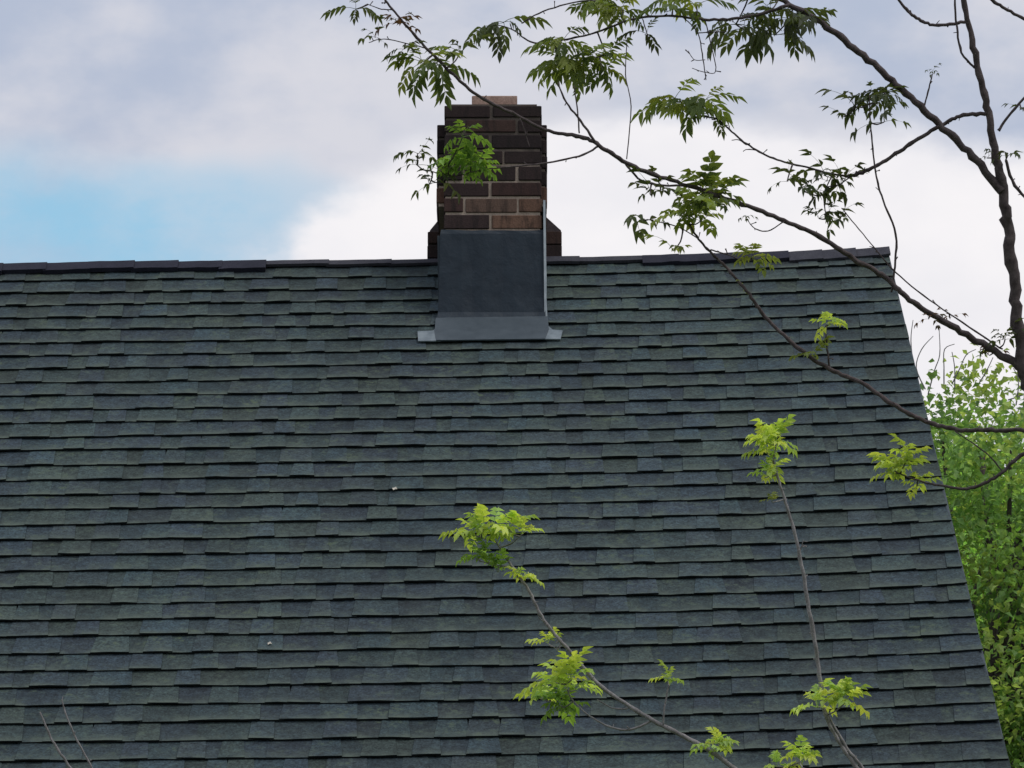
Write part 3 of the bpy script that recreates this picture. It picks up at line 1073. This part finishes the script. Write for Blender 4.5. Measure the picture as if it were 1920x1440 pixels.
cl1 = [  # branch, cx, cy, rx, ry, hubs, per, style, palette, leaf size px
    (0, 1890, 292, 22, 12, 1, 3, 'small', 'dark', 40), (0, 1852, 294, 10, 8, 1, 2, 'small', 'dark', 30), (0, 1915, 205, 10, 8, 1, 2, 'small', 'dark', 30),
    (1, 1440, 42, 95, 42, 5, 5, 'hang', 'dark', 76), (1, 1500, 45, 40, 30, 2, 4, 'hang', 'dark', 66), (1, 1748, 132, 8, 6, 1, 3, 'small', 'dark', 18), (1, 1665, 178, 25, 20, 2, 3, 'hang', 'dark', 55),
    (2, 1545, 350, 62, 45, 4, 4, 'small', 'dark', 60), (2, 1555, 408, 28, 18, 2, 3, 'small', 'dark', 48), (2, 1478, 340, 14, 8, 1, 2, 'small', 'dark', 48),
    (2, 1308, 188, 66, 42, 4, 5, 'hang', 'sky', 66), (2, 1335, 225, 18, 18, 1, 3, 'hang', 'dark', 44),
    (5, 668, 18, 18, 16, 1, 4, 'hang', 'dark', 54), (5, 757, 45, 20, 16, 2, 3, 'small', 'red', 40), (5, 705, 70, 16, 8, 1, 3, 'small', 'dark', 38), (5, 758, 92, 14, 12, 1, 3, 'hang', 'dark', 44),
    (5, 808, 118, 42, 25, 3, 4, 'hang', 'sky', 72), (5, 862, 98, 22, 14, 1, 3, 'small', 'dark', 52),
    (5, 868, 292, 44, 66, 5, 3, 'rose', 'green', 54), (5, 795, 300, 22, 30, 2, 3, 'small', 'dark', 48), (5, 805, 352, 26, 25, 2, 2, 'small', 'dark', 52), (5, 890, 316, 30, 18, 2, 2, 'rose', 'green', 44),
    (5, 1320, 375, 55, 35, 4, 4, 'rose', 'sky', 66), (5, 1245, 368, 40, 20, 2, 3, 'small', 'dark', 58),
    (5, 1630, 215, 66, 45, 4, 3, 'small', 'dark', 66), (5, 1580, 220, 20, 12, 1, 2, 'small', 'dark', 56), (5, 1572, 408, 26, 16, 1, 3, 'small', 'dark', 44),
    (5, 1878, 638, 36, 16, 2, 3, 'small', 'dark', 40), (5, 1760, 600, 40, 12, 3, 2, 'small', 'red', 26), (5, 1850, 665, 26, 6, 2, 2, 'small', 'red', 26), (5, 1400, 405, 8, 6, 1, 2, 'small', 'dark', 26),
    (6, 1300, 415, 42, 30, 3, 4, 'rose', 'sky', 56), (6, 1200, 412, 12, 8, 1, 2, 'small', 'dark', 60), (6, 1262, 470, 22, 12, 1, 3, 'small', 'olive', 46), (6, 1412, 490, 26, 10, 2, 2, 'rose', 'olive', 42),
    (6, 1550, 604, 26, 14, 2, 3, 'rose', 'lime', 36), (6, 1525, 668, 16, 8, 1, 2, 'rose', 'olive', 44), (6, 1392, 540, 6, 6, 1, 1, 'small', 'olive', 22),
    (7, 1705, 872, 48, 22, 3, 4, 'rose', 'gold', 54), (7, 1672, 890, 25, 12, 1, 3, 'rose', 'gold', 48), (7, 1722, 912, 18, 10, 1, 3, 'rose', 'gold', 42),
    (8, 1075, 100, 88, 52, 7, 4, 'hang', 'sky', 66), (8, 1095, 130, 60, 24, 3, 4, 'hang', 'sky', 60), (8, 930, 48, 44, 22, 2, 4, 'hang', 'dark', 66), (8, 1180, 12, 90, 34, 5, 4, 'hang', 'sky', 66), (8, 1280, 15, 60, 30, 3, 4, 'hang', 'sky', 62),
    (8, 1212, 62, 6, 6, 1, 2, 'hang', 'dark', 50),
]
o1, n1 = make_tree(tree1, specs1, cl1, M['bark'], 11, DT)

# ---- lighter young tree in front of the shingles
D2 = 10.2
tb = W(1640, 2350, D2)
tree2 = tag(empty('sapling', Vector((tb.x, tb.y, 0))), 'young sapling with thin pale shoots and lime green leaf tufts against the shingles', 'tree')
specs2 = [
    dict(name='stem', ground=True, line=[(1640, 2350, 26), (1650, 2000, 22), (1660, 1700, 17), (1680, 1560, 13), (1650, 1495, 11), (1605, 1438, 9), (1570, 1385, 8), (1546, 1330, 8), (1533, 1240, 8), (1515, 1130, 8), (1495, 1020, 7), (1475, 950, 6), (1460, 900, 5), (1450, 862, 4)],
         twigs=[[(1668, 1540, 8), (1622, 1448, 7), (1588, 1402, 6), (1552, 1340, 4)], [(1500, 1035, 3), (1504, 1022, 2), (1506, 1012, 1.5)], [(1516, 1135, 3), (1510, 1120, 2), (1508, 1108, 1.5)],
                [(1640, 1485, 6), (1570, 1465, 5), (1505, 1440, 4)]]),
    dict(line=[(1655, 1760, 15), (1540, 1600, 12), (1420, 1480, 10), (1345, 1417, 9), (1290, 1385, 9), (1215, 1345, 8), (1130, 1290, 8), (1085, 1240, 7), (1050, 1200, 7), (1015, 1155, 6), (990, 1105, 6), (955, 1055, 5), (930, 1015, 4)],
         twigs=[[(1222, 1350, 5), (1182, 1368, 5), (1142, 1362, 4), (1105, 1342, 3), (1075, 1315, 3)], [(1178, 1328, 4), (1150, 1328, 3), (1120, 1312, 2.5)], [(1243, 1360, 4), (1247, 1320, 3.5), (1254, 1285, 3)],
                [(1052, 1205, 3), (1046, 1218, 2), (1038, 1212, 2)], [(962, 1062, 3), (930, 1060, 3), (900, 1052, 2)], [(1022, 1165, 3), (1012, 1160, 2), (1008, 1150, 1.5)]]),
]
cl2 = [
    (0, 1450, 842, 52, 30, 4, 4, 'rose', 'lime', 56), (0, 1440, 888, 30, 12, 2, 3, 'rose', 'lime', 42), (0, 1448, 942, 6, 5, 1, 3, 'rose', 'olive', 24),
    (0, 1548, 1318, 56, 24, 4, 4, 'rose', 'lime', 56), (0, 1505, 1428, 28, 10, 2, 4, 'rose', 'lime', 44), (0, 1455, 1438, 10, 6, 1, 2, 'rose', 'lime', 38),
    (1, 905, 995, 36, 24, 3, 4, 'rose', 'lime', 56), (1, 960, 1000, 34, 18, 2, 4, 'rose', 'lime', 50), (1, 900, 1050, 36, 10, 2, 3, 'rose', 'green', 46), (1, 935, 1072, 14, 8, 1, 3, 'rose', 'green', 42),
    (1, 980, 1084, 18, 10, 1, 5, 'rose', 'lime', 36), (1, 1030, 1206, 18, 10, 1, 4, 'rose', 'gold', 36),
    (1, 1048, 1282, 55, 36, 4, 4, 'rose', 'lime', 58), (1, 1075, 1325, 50, 22, 3, 4, 'rose', 'green', 50), (1, 1012, 1310, 24, 14, 1, 4, 'rose', 'lime', 48),
    (1, 1252, 1276, 24, 8, 1, 5, 'rose', 'lime', 40), (1, 1340, 1402, 40, 16, 3, 3, 'rose', 'lime', 40),
]
o2, n2 = make_tree(tree2, specs2, cl2, M['twig'], 23, D2)

# ---- bare twigs low on the left
D3 = 9.6
tb = W(300, 2300, D3)
tree3 = tag(empty('bare_sapling', Vector((tb.x, tb.y, 0))), 'leafless sapling with two bare pale twig tips in front of the roof', 'sapling')
specs3 = [dict(name='stem', ground=True, line=[(300, 2300, 20), (290, 1900, 15), (250, 1640, 9), (178, 1500, 6), (133, 1440, 5), (98, 1388, 4.5), (75, 1335, 3)],
               twigs=[[(255, 1650, 7), (200, 1510, 5), (172, 1440, 4), (140, 1380, 4), (122, 1335, 3), (116, 1312, 2.2)]])]
make_tree(tree3, specs3, [], M['twig'], 5, D3)

# ------------------------------------------------------------------ big tree behind the house
def far_tree(name, label, px, top_py, d, rx, rz, n_clump, per, leaf, seed, pal):
    rr = random.Random(seed)
    top = W(px, top_py, d)
    base = Vector((top.x, top.y, 0))
    root = tag(empty(name, base), label, 'tree', 'trees beyond the house')
    c = Vector((top.x, top.y, top.z - rz))
    wood = MB()
    tube(wood, [(base + Vector((0, 0, -0.05)), 0.26), (base + Vector((0.02, 0, 0.4)), 0.19), (base + Vector((0.08, 0.03, c.z * 0.5)), 0.14), (c + Vector((0, 0, -rz * 0.2)), 0.09), (c + Vector((0.05, 0, rz * 0.5)), 0.04), (c + Vector((0, 0, rz * 0.9)), 0.012)], 8, 0.1, seed)
    limbs = MB()
    cr = MB()
    clumps = []
    for i in range(n_clump):
        v = Vector((rr.gauss(0, 1), rr.gauss(0, 1), rr.gauss(0, 1))).normalized()
        q = rr.uniform(0.45, 1.0) ** 0.5
        lump = 1 + 0.2 * mnoise.noise(v * 2.1 + Vector((seed, 0, 0)))
        p = c + Vector((v.x * rx, v.y * rx, v.z * rz)) * q * lump
        clumps.append(p)
        if i % 3 == 0:
            s = Vector((base.x, base.y, max(c.z - rz * 0.8, p.z - 1.1 - rr.random() * 0.5))) + Vector((rr.uniform(-.05, .05), 0, 0))
            m = s.lerp(p, 0.5) + Vector((rr.uniform(-.2, .2), rr.uniform(-.2, .2), rr.uniform(-.1, .25)))
            tube(limbs, [(Vector(a[:3]), a[3]) for a in smooth_line([(*s, 0.035), (*m, 0.022), (*p, 0.008)], 3)], 5, 0.1, i)
    for p in clumps:
        tint0 = rr.choice(pal)
        kq = rr.uniform(0.75, 1.25)
        cr_r = rr.uniform(0.20, 0.38)
        for j in range(per):
            o = Vector((rr.gauss(0, 1), rr.gauss(0, 1), rr.gauss(0, 0.65))) * cr_r * 0.6
            q = p + o
            L = leaf * rr.uniform(0.6, 1.3)
            d1 = Vector((rr.gauss(0, 1), rr.gauss(0, 1), rr.gauss(-0.5, 0.5))).normalized()
            sd = d1.cross(Vector((rr.gauss(0, .5), rr.gauss(0, .5), 1))).normalized()
            up = sd.cross(d1)
            wd = L * rr.uniform(0.28, 0.4)
            k = kq * rr.uniform(0.75, 1.25)
            cr.add([q, q + d1 * L * 0.45 + sd * wd + up * wd * 0.3, q + d1 * L * 0.5, q + d1 * L * 0.45 - sd * wd + up * wd * 0.3, q + d1 * L - up * L * 0.2],
                   [(0, 2, 1), (0, 3, 2), (1, 2, 4), (2, 3, 4)], tint=(tint0[0] * k, tint0[1] * k, tint0[2] * k))
    wood.build('trunk', M['bark'], root, smooth=True, origin=base)
    limbs.build('limbs', M['bark'], root, smooth=True, origin=base)
    o = cr.build('crown', M['far_leaf'], root, attrs=True, origin=base)
    return root, base, c

FP1 = [(0.22, 0.37, 0.12), (0.28, 0.44, 0.13), (0.18, 0.31, 0.11), (0.36, 0.46, 0.14)]
FP2 = [(0.46, 0.68, 0.21), (0.55, 0.74, 0.25), (0.38, 0.60, 0.18)]
r1, b1, c1 = far_tree('maple_tree', 'tall leafy tree with bare twig tips rising just beyond the roof edge', 1835, 734, 25.5, 1.5, 2.4, 330, 230, 0.054, 3, FP1)
r2, b2, c2 = far_tree('maple_tree', 'lower bright green tree filling the gap beside the roof behind the taller one', 1860, 810, 29.0, 1.9, 3.4, 700, 230, 0.058, 9, FP2)
r3, b3, c3 = far_tree('maple_tree', 'dense bright green tree farthest from the house behind its neighbours', 2000, 860, 33.0, 2.2, 4.2, 600, 190, 0.068, 14, FP2)
# bare twig tips above the first crown
d_ = 25.3
for line in ([(1725, 760), (1715, 700), (1708, 640), (1712, 600)], [(1735, 730), (1718, 690), (1728, 655), (1750, 630)], [(1740, 740), (1752, 695), (1762, 665), (1761, 620)], [(1770, 720), (1770, 690), (1771, 655), (1790, 645)],
             [(1785, 720), (1800, 690), (1812, 665), (1830, 655)], [(1790, 730), (1790, 690), (1785, 660)], [(1835, 720), (1850, 695), (1862, 670)], [(1905, 760), (1910, 715), (1900, 690)], [(1890, 750), (1925, 735), (1935, 700)]):
    tw = MB()
    pts = smooth_line([(a, b, 2.6 - 1.6 * i / len(line)) for i, (a, b) in enumerate(line)], 4)
    tube(tw, [(W(a, b, d_), max(0.5, w / 2) * d_ / F) for a, b, w in pts], 4, 0.1, 1)
    tw.build('twig', M['twig'], r1, smooth=True, origin=b1)
print('leaves', n1, n2, 'pieces', len(pieces), 'R0', R0, 'ez', ez, 'YF', YF)
